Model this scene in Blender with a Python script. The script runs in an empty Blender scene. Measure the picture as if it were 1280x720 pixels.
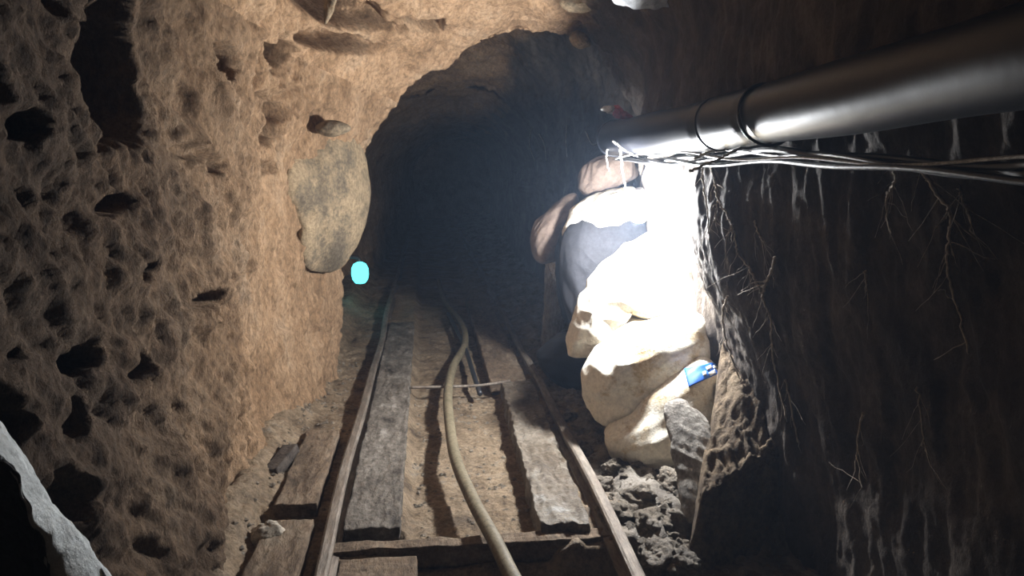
import bpy, bmesh, math, random
import numpy as np
from mathutils import Vector, Matrix
from mathutils.bvhtree import BVHTree

C = bpy.context.scene.collection
SC = bpy.context.scene

# ------------------------------------------------------------------ camera, world, lamps, exposure
F = 950.0                                   # focal length in pixels of the 1280x720 frame
PITCH = math.atan(0.1632)
YAW = math.atan(0.1137 * math.cos(PITCH))
CAM = Vector((0, 0, 1.2))
fw = Vector((math.sin(YAW) * math.cos(PITCH), math.cos(YAW) * math.cos(PITCH), -math.sin(PITCH)))
rt = Vector((math.cos(YAW), -math.sin(YAW), 0))
up = rt.cross(fw)
cd = bpy.data.cameras.new('camera'); cam = bpy.data.objects.new('camera', cd); C.objects.link(cam)
cd.sensor_width = 36; cd.lens = 36 * F / 1280; cd.clip_start = 0.02; cd.clip_end = 60
M3 = Matrix((rt, up, -fw)).transposed().to_4x4(); M3.translation = CAM
cam.matrix_world = M3
SC.camera = cam

w = bpy.data.worlds.new('world'); SC.world = w; w.use_nodes = True
w.node_tree.nodes['Background'].inputs[0].default_value = (0.62, 0.72, 1.0, 1)
w.node_tree.nodes['Background'].inputs[1].default_value = 0.006
SC.view_settings.view_transform = 'Standard'; SC.view_settings.look = 'None'
SC.view_settings.gamma = 1; SC.view_settings.use_curve_mapping = False
SC.view_settings.exposure = 0.0
SC.cycles.use_denoising = True
SC.cycles.max_bounces = 5; SC.cycles.diffuse_bounces = 2; SC.cycles.volume_bounces = 0
LAMP = Vector((0.875, 3.08, 1.02)); LAMP_STRENGTH = 2100.0
CYAN_STRENGTH = 3.0
HAZE = 0.008

# ------------------------------------------------------------------ projection helpers (pixel of the photograph -> point in the place)
def ray(px, py):
    return fw + rt * ((px - 640) / F) + up * ((360 - py) / F)
def at(px, py, Y):
    d = ray(px, py); return CAM + d * ((Y - CAM.y) / d.y)
def gnd(px, py, z=0.0):
    d = ray(px, py); return CAM + d * ((z - CAM.z) / d.z)
def atx(px, py, X):
    d = ray(px, py); return CAM + d * ((X - CAM.x) / d.x)

# ------------------------------------------------------------------ numpy noise
_r = np.random.RandomState(7)
_perm = np.concatenate([_r.permutation(256)] * 3)
_grad = _r.normal(size=(256, 3)); _grad /= np.linalg.norm(_grad, axis=1)[:, None]
def gn(p):
    i = np.floor(p).astype(int); f = p - i; i &= 255
    u = f * f * f * (f * (f * 6 - 15) + 10)
    out = 0
    for dx in (0, 1):
        for dy in (0, 1):
            for dz in (0, 1):
                h = _perm[_perm[_perm[(i[:, 0] + dx) & 255] + ((i[:, 1] + dy) & 255)] + ((i[:, 2] + dz) & 255)]
                g = _grad[h]
                d = g[:, 0] * (f[:, 0] - dx) + g[:, 1] * (f[:, 1] - dy) + g[:, 2] * (f[:, 2] - dz)
                wx = u[:, 0] if dx else 1 - u[:, 0]; wy = u[:, 1] if dy else 1 - u[:, 1]; wz = u[:, 2] if dz else 1 - u[:, 2]
                out = out + d * wx * wy * wz
    return out * 1.6
def fbm(p, f, o=3, g=0.5, seed=0.0):
    s = 0; a = 1.0
    for k in range(o):
        s = s + a * gn(p * f + seed + 17.3 * k); a *= g; f *= 2.03
    return s
def ridged(p, f, o=3, seed=0.0):
    s = 0; a = 1.0
    for k in range(o):
        s = s + a * (1 - 2 * np.abs(gn(p * f + seed + 11.1 * k))); a *= 0.5; f *= 2.1
    return s
def worley(p, f, seed=0):
    q = p * f + seed; i = np.floor(q).astype(int); best = np.full(len(p), 9.0)
    for dx in (-1, 0, 1):
        for dy in (-1, 0, 1):
            for dz in (-1, 0, 1):
                c = i + np.array([dx, dy, dz])
                h = _perm[_perm[_perm[c[:, 0] & 255] + (c[:, 1] & 255)] + (c[:, 2] & 255)]
                fp = c + 0.5 + 0.45 * _grad[h]
                best = np.minimum(best, ((q - fp) ** 2).sum(1))
    return np.sqrt(best)
def sstep(a, b, x):
    t = np.clip((x - a) / (b - a), 0, 1); return t * t * (3 - 2 * t)

# ------------------------------------------------------------------ object helpers
def tag(o, label=None, cat=None, group=None, kind=None):
    if label: o['label'] = label
    if cat: o['category'] = cat
    if group: o['group'] = group
    if kind: o['kind'] = kind
    return o
def link(name, me, mat, parent=None, smooth=True):
    if mat: me.materials.append(mat)
    if smooth: me.shade_smooth()
    o = bpy.data.objects.new(name, me); C.objects.link(o)
    if parent:
        o.parent = parent
        o.matrix_parent_inverse = parent.matrix_basis.inverted()
    return o
def empty(name, loc):
    o = bpy.data.objects.new(name, None); C.objects.link(o); o.location = loc; o.empty_display_size = .1
    return o
def grid_faces(nu, nv, wrap_u=False):
    a = np.arange(nu * nv).reshape(nu, nv)
    b = np.roll(a, -1, 0) if wrap_u else None
    if wrap_u:
        A, B = a, b
    else:
        A, B = a[:-1], a[1:]
    return np.stack([A[:, :-1], B[:, :-1], B[:, 1:], A[:, 1:]], -1).reshape(-1, 4)
def mesh_np(name, V, Fq):
    me = bpy.data.meshes.new(name)
    me.vertices.add(len(V)); me.vertices.foreach_set('co', np.asarray(V, dtype=np.float32).ravel())
    Fq = np.asarray(Fq); n = len(Fq); k = Fq.shape[1]
    me.loops.add(n * k); me.loops.foreach_set('vertex_index', Fq.ravel().astype(np.int32))
    me.polygons.add(n); me.polygons.foreach_set('loop_start', np.arange(0, n * k, k, dtype=np.int32))
    me.update(calc_edges=True); me.validate()
    return me
def catmull(P, n, closed=False):
    P = np.array([list(p) for p in P], float); N = len(P); out = []
    segs = N if closed else N - 1
    for i in range(segs):
        if closed: p0, p1, p2, p3 = P[(i - 1) % N], P[i], P[(i + 1) % N], P[(i + 2) % N]
        else: p0, p1, p2, p3 = P[max(i - 1, 0)], P[i], P[i + 1], P[min(i + 2, N - 1)]
        t = np.linspace(0, 1, n, endpoint=False)[:, None]
        out.append(0.5 * ((2 * p1) + (-p0 + p2) * t + (2 * p0 - 5 * p1 + 4 * p2 - p3) * t ** 2 + (-p0 + 3 * p1 - 3 * p2 + p3) * t ** 3))
    out = np.concatenate(out)
    if not closed: out = np.vstack([out, P[-1]])
    return out
def tube_np(path, rad, ns=10):
    P = np.asarray(path, float); n = len(P)
    rad = np.broadcast_to(np.asarray(rad, float), (n,))
    T = np.gradient(P, axis=0); T /= np.linalg.norm(T, axis=1)[:, None] + 1e-9
    ref = np.array([0, 0, 1.0]) if abs(T[0][2]) < .9 else np.array([1.0, 0, 0])
    V = []; u = np.cross(T[0], ref)
    for i in range(n):
        u = u - T[i] * (u @ T[i]); u /= np.linalg.norm(u) + 1e-9
        v = np.cross(T[i], u)
        a = np.linspace(0, 2 * math.pi, ns, endpoint=False)[:, None]
        V.append(P[i] + rad[i] * (np.cos(a) * u + np.sin(a) * v))
    V = np.concatenate(V); F4 = []
    for i in range(n - 1):
        for j in range(ns):
            F4.append((i * ns + j, i * ns + (j + 1) % ns, (i + 1) * ns + (j + 1) % ns, (i + 1) * ns + j))
    base = len(V); V = np.vstack([V, P[0], P[-1]])
    for j in range(ns):
        F4.append((base, (j + 1) % ns, j, j)); e = (n - 1) * ns
        F4.append((base + 1, e + j, e + (j + 1) % ns, e + (j + 1) % ns))
    return V, F4
def bm_mesh(name, parts):
    """parts: list of (V, faces) merged into one mesh"""
    bm = bmesh.new()
    for V, Fs in parts:
        vs = [bm.verts.new(tuple(map(float, v))) for v in V]
        for f in Fs:
            ids = []
            for i in f:
                if int(i) not in ids: ids.append(int(i))
            if len(ids) < 3: continue
            try: bm.faces.new([vs[i] for i in ids])
            except ValueError: pass
    bmesh.ops.recalc_face_normals(bm, faces=bm.faces)
    me = bpy.data.meshes.new(name); bm.to_mesh(me); bm.free(); return me
def tube(name, path, rad, mat, parent=None, ns=10, n=8, raw=False):
    P = path if raw else catmull(path, n)
    return link(name, bm_mesh(name, [tube_np(P, rad if not callable(rad) else [rad(i / (len(P) - 1)) for i in range(len(P))], ns)]), mat, parent)
def blob(name, c, r, mat, seed=0, amp=.18, f=3.0, parent=None, sq=1.0, nu=40, nv=26, rot=0, facet=0.0, flat=None):
    """closed rock-like lump, c centre, r radii"""
    th = np.linspace(0, 2 * math.pi, nu, endpoint=False); ph = np.linspace(0.001, math.pi - .001, nv)
    T, Pp = np.meshgrid(th, ph, indexing='ij')
    d = np.stack([np.sin(Pp) * np.cos(T), np.sin(Pp) * np.sin(T), np.cos(Pp)], -1).reshape(-1, 3)
    s = np.sign(d) * np.abs(d) ** sq
    k = 1 + amp * fbm(d, f * .5, 4, .55, seed * 3.7)
    if facet: k = k - facet * (worley(d, 1.7, seed) - .5)
    V = s * k[:, None] * np.array(r)
    c_, s_ = math.cos(rot), math.sin(rot)
    V = V @ np.array([[c_, s_, 0], [-s_, c_, 0], [0, 0, 1]])
    V = V + np.array(c)
    if flat is not None: V[:, 2] = np.maximum(V[:, 2], flat)
    me = mesh_np(name, V, grid_faces(nu, nv, True)[:, ::-1])
    return link(name, me, mat, parent)
def outline_body(name, pts, Y, thick, mat, seed=0, parent=None, power=.55, wr=.012, wf=9, tiltY=0.0, n=12, rings=26, stretch=(1, 1, .35), lean=0.0, back=1.0):
    """closed, rounded body whose silhouette seen from the viewer side is pts (photo pixels) at distance Y"""
    P = catmull([(p[0], p[1], 0) for p in pts], n, True)
    Pz = catmull([((p[2] if len(p) > 2 else Y), 0, 0) for p in pts], n, True)
    W = np.array([list(at(p[0], p[1], q[0])) for p, q in zip(P, Pz)]); N = len(W)
    cen = W.mean(0)
    s = np.concatenate([np.sin(np.linspace(0, math.pi / 2, rings))])
    V = []
    for side in (1, -1):
        for k in (range(rings) if side == 1 else range(rings - 2, -1, -1)):
            q = s[k]; off = thick * (1 - q ** 2.4) ** power
            ring = cen + (W - cen) * q
            ring = ring.copy(); ring[:, 1] += -side * off * (1 if side == 1 else back)
            V.append(ring)
    V = np.array(V); nr = len(V)
    V = V.transpose(1, 0, 2).reshape(-1, 3)
    if tiltY: V[:, 1] += (V[:, 2] - cen[2]) * tiltY
    if lean: V[:, 1] += (V[:, 0] - cen[0]) * lean
    Q = V * np.array([1, 1, 1.0])
    a = .6 + .4 * seed
    R = np.array([[math.cos(a), 0, math.sin(a)], [0, 1, 0], [-math.sin(a), 0, math.cos(a)]])
    Qs = (Q @ R) * np.array(stretch)
    d = wr * (ridged(Qs, wf, 2, seed * 5.1) - .5) + wr * 1.6 * fbm(Q, 4.5, 2, .5, seed * 2.2)
    dirn = V - cen; dirn /= np.linalg.norm(dirn, axis=1)[:, None] + 1e-6
    V = V + dirn * d[:, None]
    # poles collapse
    Vg = V.reshape(N, nr, 3); Vg[:, 0] = Vg[:, 0].mean(0); Vg[:, -1] = Vg[:, -1].mean(0)
    me = mesh_np(name, Vg.reshape(-1, 3), grid_faces(N, nr, True))
    bm = bmesh.new(); bm.from_mesh(me); bmesh.ops.remove_doubles(bm, verts=bm.verts, dist=1e-5)
    bmesh.ops.recalc_face_normals(bm, faces=bm.faces); bm.to_mesh(me); bm.free()
    return link(name, me, mat, parent)
def box_np(x0, x1, y0, y1, z0, z1, nx, ny, nz=4, rough=.003, seed=0, f=25, skew=0.0):
    """timber plank: closed box with a fine surface grid, worn and uneven"""
    Vs = []; Fs = []
    def face(fn, a, b):
        u, v = np.meshgrid(np.linspace(0, 1, a), np.linspace(0, 1, b), indexing='ij')
        Vs.append(fn(u.ravel(), v.ravel())); Fs.append((a, b))
    X = lambda u: x0 + (x1 - x0) * u
    Yy = lambda v: y0 + (y1 - y0) * v
    Z = lambda v: z0 + (z1 - z0) * v
    face(lambda u, v: np.stack([X(u), Yy(v), np.full_like(u, z1)], -1), nx, ny)
    face(lambda u, v: np.stack([X(1 - u), Yy(v), np.full_like(u, z0)], -1), nx, ny)
    face(lambda u, v: np.stack([X(u), np.full_like(u, y0), Z(v)], -1), nx, nz)
    face(lambda u, v: np.stack([X(1 - u), np.full_like(u, y1), Z(v)], -1), nx, nz)
    face(lambda u, v: np.stack([np.full_like(u, x0), Yy(1 - u), Z(v)], -1), ny, nz)
    face(lambda u, v: np.stack([np.full_like(u, x1), Yy(u), Z(v)], -1), ny, nz)
    base = 0; FF = []
    for V, (a, b) in zip(Vs, Fs):
        FF.append(grid_faces(a, b) + base); base += len(V)
    V = np.vstack(Vs); FF = np.vstack(FF)
    st = np.array([1, .25, 1]) if (y1 - y0) > (x1 - x0) else np.array([.25, 1, 1])
    V = V + rough * np.stack([fbm(V, f * .4, 3, .6, seed + 1), fbm(V, f * .4, 3, .6, seed + 2), fbm(V * st, f, 3, .6, seed + 3)], -1)
    if skew: V[:, 0] += skew * (V[:, 1] - y0)
    return V, FF
def plank(name, *a, mat=None, parent=None, **k):
    V, Fq = box_np(*a, **k)
    me = mesh_np(name, V, Fq)
    bm = bmesh.new(); bm.from_mesh(me); bmesh.ops.remove_doubles(bm, verts=bm.verts, dist=1e-5)
    bmesh.ops.recalc_face_normals(bm, faces=bm.faces); bm.to_mesh(me); bm.free()
    o = link(name, me, mat, parent, smooth=False); return o

# ------------------------------------------------------------------ materials
def mat(name, cols, scale=4, rough=.9, bump=.4, bscale=60, bump2=.3, bscale2=14, spec=.3, stretch=(1, 1, 1), metal=0, rough_var=0, detail=10, grain=.5, gscale=55):
    """cols: list of (pos, colour) for a noise driven ramp"""
    m = bpy.data.materials.new(name); m.use_nodes = True; nt = m.node_tree; nd = nt.nodes; lk = nt.links
    b = nd['Principled BSDF']
    tc = nd.new('ShaderNodeTexCoord'); mp = nd.new('ShaderNodeMapping'); lk.new(tc.outputs['Object'], mp.inputs[0])
    mp.inputs['Scale'].default_value = stretch
    n1 = nd.new('ShaderNodeTexNoise'); n1.inputs['Scale'].default_value = scale; n1.inputs['Detail'].default_value = detail; n1.inputs['Roughness'].default_value = .72
    lk.new(mp.outputs[0], n1.inputs['Vector'])
    rp = nd.new('ShaderNodeValToRGB'); el = rp.color_ramp.elements
    while len(el) > 1: el.remove(el[-1])
    el[0].position = cols[0][0]; el[0].color = (*cols[0][1], 1)
    for p, c in cols[1:]:
        e = el.new(p); e.color = (*c, 1)
    lk.new(n1.outputs['Fac'], rp.inputs[0]); lk.new(rp.outputs[0], b.inputs['Base Color'])
    if grain:
        g = nd.new('ShaderNodeTexNoise'); g.inputs['Scale'].default_value = gscale; g.inputs['Detail'].default_value = 6; g.inputs['Roughness'].default_value = .75
        lk.new(mp.outputs[0], g.inputs['Vector'])
        gr = nd.new('ShaderNodeMapRange'); gr.inputs[1].default_value = .34; gr.inputs[2].default_value = .62; gr.inputs[3].default_value = 1 - grain; gr.inputs[4].default_value = 1.12
        lk.new(g.outputs['Fac'], gr.inputs[0])
        gm = nd.new('ShaderNodeVectorMath'); gm.operation = 'SCALE'; lk.new(rp.outputs[0], gm.inputs[0]); lk.new(gr.outputs[0], gm.inputs['Scale'])
        lk.new(gm.outputs[0], b.inputs['Base Color'])
    b.inputs['Roughness'].default_value = rough; b.inputs['Specular IOR Level'].default_value = spec
    b.inputs['Metallic'].default_value = metal
    if rough_var:
        n4 = nd.new('ShaderNodeTexNoise'); n4.inputs['Scale'].default_value = 5; n4.inputs['Detail'].default_value = 4
        lk.new(tc.outputs['Object'], n4.inputs['Vector'])
        mr = nd.new('ShaderNodeMapRange'); mr.inputs[1].default_value = .42; mr.inputs[2].default_value = .62
        mr.inputs[3].default_value = rough; mr.inputs[4].default_value = rough - rough_var
        lk.new(n4.outputs['Fac'], mr.inputs[0]); lk.new(mr.outputs[0], b.inputs['Roughness'])
    prev = None
    for s, st, dist in ((bscale2, bump2, .05), (bscale, bump, .016)):
        if st <= 0: continue
        n = nd.new('ShaderNodeTexNoise'); n.inputs['Scale'].default_value = s; n.inputs['Detail'].default_value = 8; n.inputs['Roughness'].default_value = .7
        lk.new(mp.outputs[0], n.inputs['Vector'])
        bp = nd.new('ShaderNodeBump'); bp.inputs['Strength'].default_value = st; bp.inputs['Distance'].default_value = dist
        lk.new(n.outputs['Fac'], bp.inputs['Height'])
        if prev: lk.new(prev.outputs[0], bp.inputs['Normal'])
        prev = bp
    if prev: lk.new(prev.outputs[0], b.inputs['Normal'])
    return m
def emit(name, col, st):
    m = bpy.data.materials.new(name); m.use_nodes = True; nt = m.node_tree; nt.nodes.clear()
    e = nt.nodes.new('ShaderNodeEmission'); e.inputs[0].default_value = (*col, 1); e.inputs[1].default_value = st
    o = nt.nodes.new('ShaderNodeOutputMaterial'); nt.links.new(e.outputs[0], o.inputs[0]); return m
M = {}
M['rock'] = mat('tan earth rock', [(.25, (.15, .086, .044)), (.42, (.33, .202, .11)), (.55, (.45, .288, .165)), (.72, (.50, .355, .228))], 5, .95, .55, 70, .6, 16)
M['rock_left'] = mat('tan earth with painted lamp falloff', [(.25, (.15, .086, .044)), (.42, (.33, .202, .11)), (.55, (.45, .288, .165)), (.72, (.50, .355, .228))], 5, .95, .8, 75, .8, 20, stretch=(1, 1, .5))
def _paint_falloff(m):  # lamp falloff painted into the colour: darker towards the near end of the wall
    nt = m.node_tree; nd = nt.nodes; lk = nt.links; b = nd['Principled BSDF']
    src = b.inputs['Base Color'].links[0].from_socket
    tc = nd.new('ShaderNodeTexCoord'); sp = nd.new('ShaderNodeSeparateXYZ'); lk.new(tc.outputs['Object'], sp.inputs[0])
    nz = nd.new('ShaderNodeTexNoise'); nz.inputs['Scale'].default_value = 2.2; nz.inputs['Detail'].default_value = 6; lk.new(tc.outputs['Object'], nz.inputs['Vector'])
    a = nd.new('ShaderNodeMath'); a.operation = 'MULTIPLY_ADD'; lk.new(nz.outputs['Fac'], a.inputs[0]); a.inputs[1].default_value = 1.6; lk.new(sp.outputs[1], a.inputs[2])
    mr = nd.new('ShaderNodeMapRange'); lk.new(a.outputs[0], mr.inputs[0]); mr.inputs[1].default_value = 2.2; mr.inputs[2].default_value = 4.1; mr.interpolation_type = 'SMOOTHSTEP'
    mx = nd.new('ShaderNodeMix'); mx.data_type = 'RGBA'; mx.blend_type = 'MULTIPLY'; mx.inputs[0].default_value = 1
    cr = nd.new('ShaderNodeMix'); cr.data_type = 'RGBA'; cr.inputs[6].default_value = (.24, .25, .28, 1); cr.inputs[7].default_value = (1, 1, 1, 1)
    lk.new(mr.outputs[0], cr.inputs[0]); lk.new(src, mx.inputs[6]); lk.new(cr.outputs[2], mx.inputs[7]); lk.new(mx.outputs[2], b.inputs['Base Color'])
_paint_falloff(M['rock_left'])
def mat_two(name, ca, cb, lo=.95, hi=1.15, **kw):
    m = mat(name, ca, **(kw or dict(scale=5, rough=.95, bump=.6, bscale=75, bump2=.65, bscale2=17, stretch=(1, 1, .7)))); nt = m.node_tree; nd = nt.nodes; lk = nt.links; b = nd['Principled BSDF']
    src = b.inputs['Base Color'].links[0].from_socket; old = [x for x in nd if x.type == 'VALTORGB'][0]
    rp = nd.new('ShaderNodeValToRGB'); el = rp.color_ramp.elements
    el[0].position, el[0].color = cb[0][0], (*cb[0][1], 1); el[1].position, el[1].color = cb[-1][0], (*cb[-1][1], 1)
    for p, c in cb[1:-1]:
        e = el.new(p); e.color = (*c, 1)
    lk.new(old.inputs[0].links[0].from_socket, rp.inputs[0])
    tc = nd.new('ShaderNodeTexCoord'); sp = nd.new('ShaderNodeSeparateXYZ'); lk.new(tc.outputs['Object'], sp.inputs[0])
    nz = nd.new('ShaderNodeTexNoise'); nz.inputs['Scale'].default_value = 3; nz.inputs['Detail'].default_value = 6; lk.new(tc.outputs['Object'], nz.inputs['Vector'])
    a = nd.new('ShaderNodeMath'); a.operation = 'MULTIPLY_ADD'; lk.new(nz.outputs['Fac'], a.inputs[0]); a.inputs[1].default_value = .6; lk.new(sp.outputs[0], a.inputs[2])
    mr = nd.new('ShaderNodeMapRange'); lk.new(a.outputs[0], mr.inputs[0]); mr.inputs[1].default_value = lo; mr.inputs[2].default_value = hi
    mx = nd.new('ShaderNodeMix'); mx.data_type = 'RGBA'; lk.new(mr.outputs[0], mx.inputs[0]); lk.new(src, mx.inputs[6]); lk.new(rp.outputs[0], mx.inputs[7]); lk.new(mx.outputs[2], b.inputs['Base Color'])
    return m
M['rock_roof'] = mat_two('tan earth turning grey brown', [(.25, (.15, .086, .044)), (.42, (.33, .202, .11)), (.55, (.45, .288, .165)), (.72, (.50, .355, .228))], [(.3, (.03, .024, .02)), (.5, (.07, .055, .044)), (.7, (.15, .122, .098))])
M['rock_right'] = mat('grey brown earth', [(.3, (.035, .028, .023)), (.5, (.085, .067, .053)), (.7, (.18, .147, .118))], 6, .95, .6, 80, .7, 18, stretch=(1, 1, .35))
M['floor'] = mat('muddy floor', [(.3, (.07, .047, .03)), (.45, (.22, .152, .09)), (.58, (.32, .23, .14)), (.72, (.27, .23, .18))], 7, .9, .7, 90, .5, 25, rough_var=.25)
M['mud'] = mat('grey mud', [(.3, (.05, .04, .03)), (.42, (.18, .145, .105)), (.55, (.30, .25, .19)), (.7, (.42, .365, .295))], 9, .85, .8, 60, .8, 22, rough_var=.4)
M['floor'] = mat_two('muddy floor, grey by the sacks', [(.3, (.07, .047, .03)), (.45, (.22, .155, .095)), (.58, (.32, .235, .15)), (.72, (.27, .235, .19))],
                     [(.3, (.045, .038, .03)), (.42, (.15, .125, .10)), (.55, (.27, .235, .19)), (.7, (.38, .34, .29))], .86, .98, scale=7, rough=.9, bump=.7, bscale=90, bump2=.6, bscale2=25, rough_var=.35)
M['white_stone'] = mat('chalky pale stone', [(.35, (.30, .26, .20)), (.6, (.48, .42, .34))], 8, .9, .5, 60, .5, 14)
M['bank'] = mat('brown earth bank', [(.3, (.07, .05, .034)), (.45, (.16, .115, .075)), (.58, (.26, .19, .12)), (.72, (.33, .26, .18))], 8, .95, .8, 80, .8, 22)
M['boulder'] = mat('pale stone', [(.37, (.12, .095, .065)), (.45, (.18, .138, .09)), (.53, (.30, .222, .135)), (.7, (.38, .285, .175))], 3.6, .9, .5, 60, .5, 14)
M['wood_grey'] = mat('grey weathered timber', [(.34, (.04, .032, .025)), (.45, (.13, .108, .085)), (.57, (.20, .172, .14)), (.68, (.38, .345, .30))], 10, .8, .7, 70, .5, 20, stretch=(1, .6, 1), rough_var=.3)
M['wood_brown'] = mat('mud stained timber', [(.3, (.07, .048, .03)), (.5, (.18, .125, .08)), (.7, (.26, .205, .145))], 9, .85, .6, 70, .5, 20, stretch=(1, .4, 1))
M['mud_plank'] = mat('plank caked in wet mud', [(.3, (.07, .052, .035)), (.48, (.17, .13, .09)), (.58, (.25, .21, .16)), (.68, (.42, .40, .37))], 6, .8, .7, 70, .6, 22, rough_var=.5, spec=.5)
M['wood_dark'] = mat('wet dark timber', [(.3, (.03, .022, .018)), (.6, (.09, .07, .055))], 12, .7, .6, 60, .4, 20)
M['wood_pale'] = mat('pale splintered timber', [(.3, (.14, .12, .10)), (.5, (.40, .36, .31)), (.7, (.6, .55, .49))], 12, .9, .8, 50, .9, 15, stretch=(1, 1, .4))
M['rail'] = mat('rusty worn steel', [(.35, (.13, .095, .07)), (.55, (.23, .19, .15)), (.7, (.31, .28, .24))], 18, .55, .3, 120, .15, 30, spec=.5, metal=.35, stretch=(1, .2, 1))
M['hose'] = mat('khaki hose rubber', [(.35, (.13, .105, .062)), (.6, (.20, .165, .105)), (.75, (.12, .10, .066))], 14, .6, .2, 90, 0, 10)
M['sack'] = mat('cream woven sack', [(.32, (.30, .19, .09)), (.40, (.55, .43, .27)), (.47, (.80, .74, .62))], 4.0, .75, .35, 160, .35, 12, grain=0.2)
M['sack_stained'] = mat('stained sack', [(.3, (.28, .17, .08)), (.5, (.5, .36, .2)), (.65, (.76, .66, .48))], 6, .75, .3, 160, .3, 12)
M['sack_tan'] = mat('dusty tan sack', [(.3, (.14, .1, .08)), (.6, (.22, .165, .13))], 6, .85, .3, 160, .3, 12, grain=0.2)
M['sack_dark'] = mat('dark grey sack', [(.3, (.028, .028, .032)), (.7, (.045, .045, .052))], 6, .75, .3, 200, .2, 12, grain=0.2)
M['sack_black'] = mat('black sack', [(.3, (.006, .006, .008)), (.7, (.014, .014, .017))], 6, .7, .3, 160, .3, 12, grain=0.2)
M['tarp'] = mat('grey plastic cloth', [(.3, (.30, .32, .32)), (.5, (.55, .58, .58)), (.7, (.75, .78, .78))], 9, .7, .5, 120, .4, 20, grain=0.2)
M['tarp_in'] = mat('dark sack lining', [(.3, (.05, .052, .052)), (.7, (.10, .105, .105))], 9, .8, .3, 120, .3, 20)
M['duct'] = mat('black plastic duct', [(.3, (.009, .010, .014)), (.7, (.015, .016, .021))], 5, .40, .0, 60, .03, 8, spec=.2, grain=0)
M['cable'] = mat('black cable', [(.3, (.012, .012, .014)), (.7, (.025, .025, .028))], 20, .45, .1, 90, 0, 10, spec=.5, grain=0)
M['twine'] = mat('pale twine', [(.3, (.45, .43, .40)), (.7, (.7, .68, .64))], 30, .8, .5, 120, 0, 10)
M['root'] = mat('dry root', [(.3, (.25, .2, .15)), (.7, (.5, .43, .35))], 25, .9, .5, 120, 0, 10)
M['socket'] = mat('white lamp socket', [(.3, (.6, .6, .6)), (.7, (.75, .75, .75))], 10, .4, 0, 90, 0, 10, grain=0)
M['blue'] = mat('blue print', [(.3, (.02, .09, .42)), (.7, (.03, .14, .55))], 20, .5, .1, 90, 0, 10, grain=0)
M['print'] = mat('white print', [(.3, (.7, .7, .7)), (.7, (.8, .8, .8))], 20, .6, 0, 90, 0, 10, grain=0)
M['red'] = mat('red cloth', [(.3, (.32, .04, .06)), (.7, (.5, .1, .12))], 20, .8, .4, 90, 0, 10)
M['white'] = mat('white cloth', [(.3, (.5, .5, .5)), (.7, (.7, .7, .7))], 20, .8, .4, 90, 0, 10)
M['film'] = mat('clear grey plastic film', [(.3, (.35, .36, .38)), (.7, (.6, .62, .64))], 20, .3, .5, 60, .5, 20, grain=0.2)
M['metal'] = mat('dark metal', [(.3, (.06, .06, .06)), (.7, (.12, .12, .12))], 20, .5, .2, 90, 0, 10, metal=.5)
M['bulb'] = emit('lit bulb', (.93, .96, 1.0), LAMP_STRENGTH)
M['cyan'] = emit('lit cyan lens', (.10, .80, .90), CYAN_STRENGTH)

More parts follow.
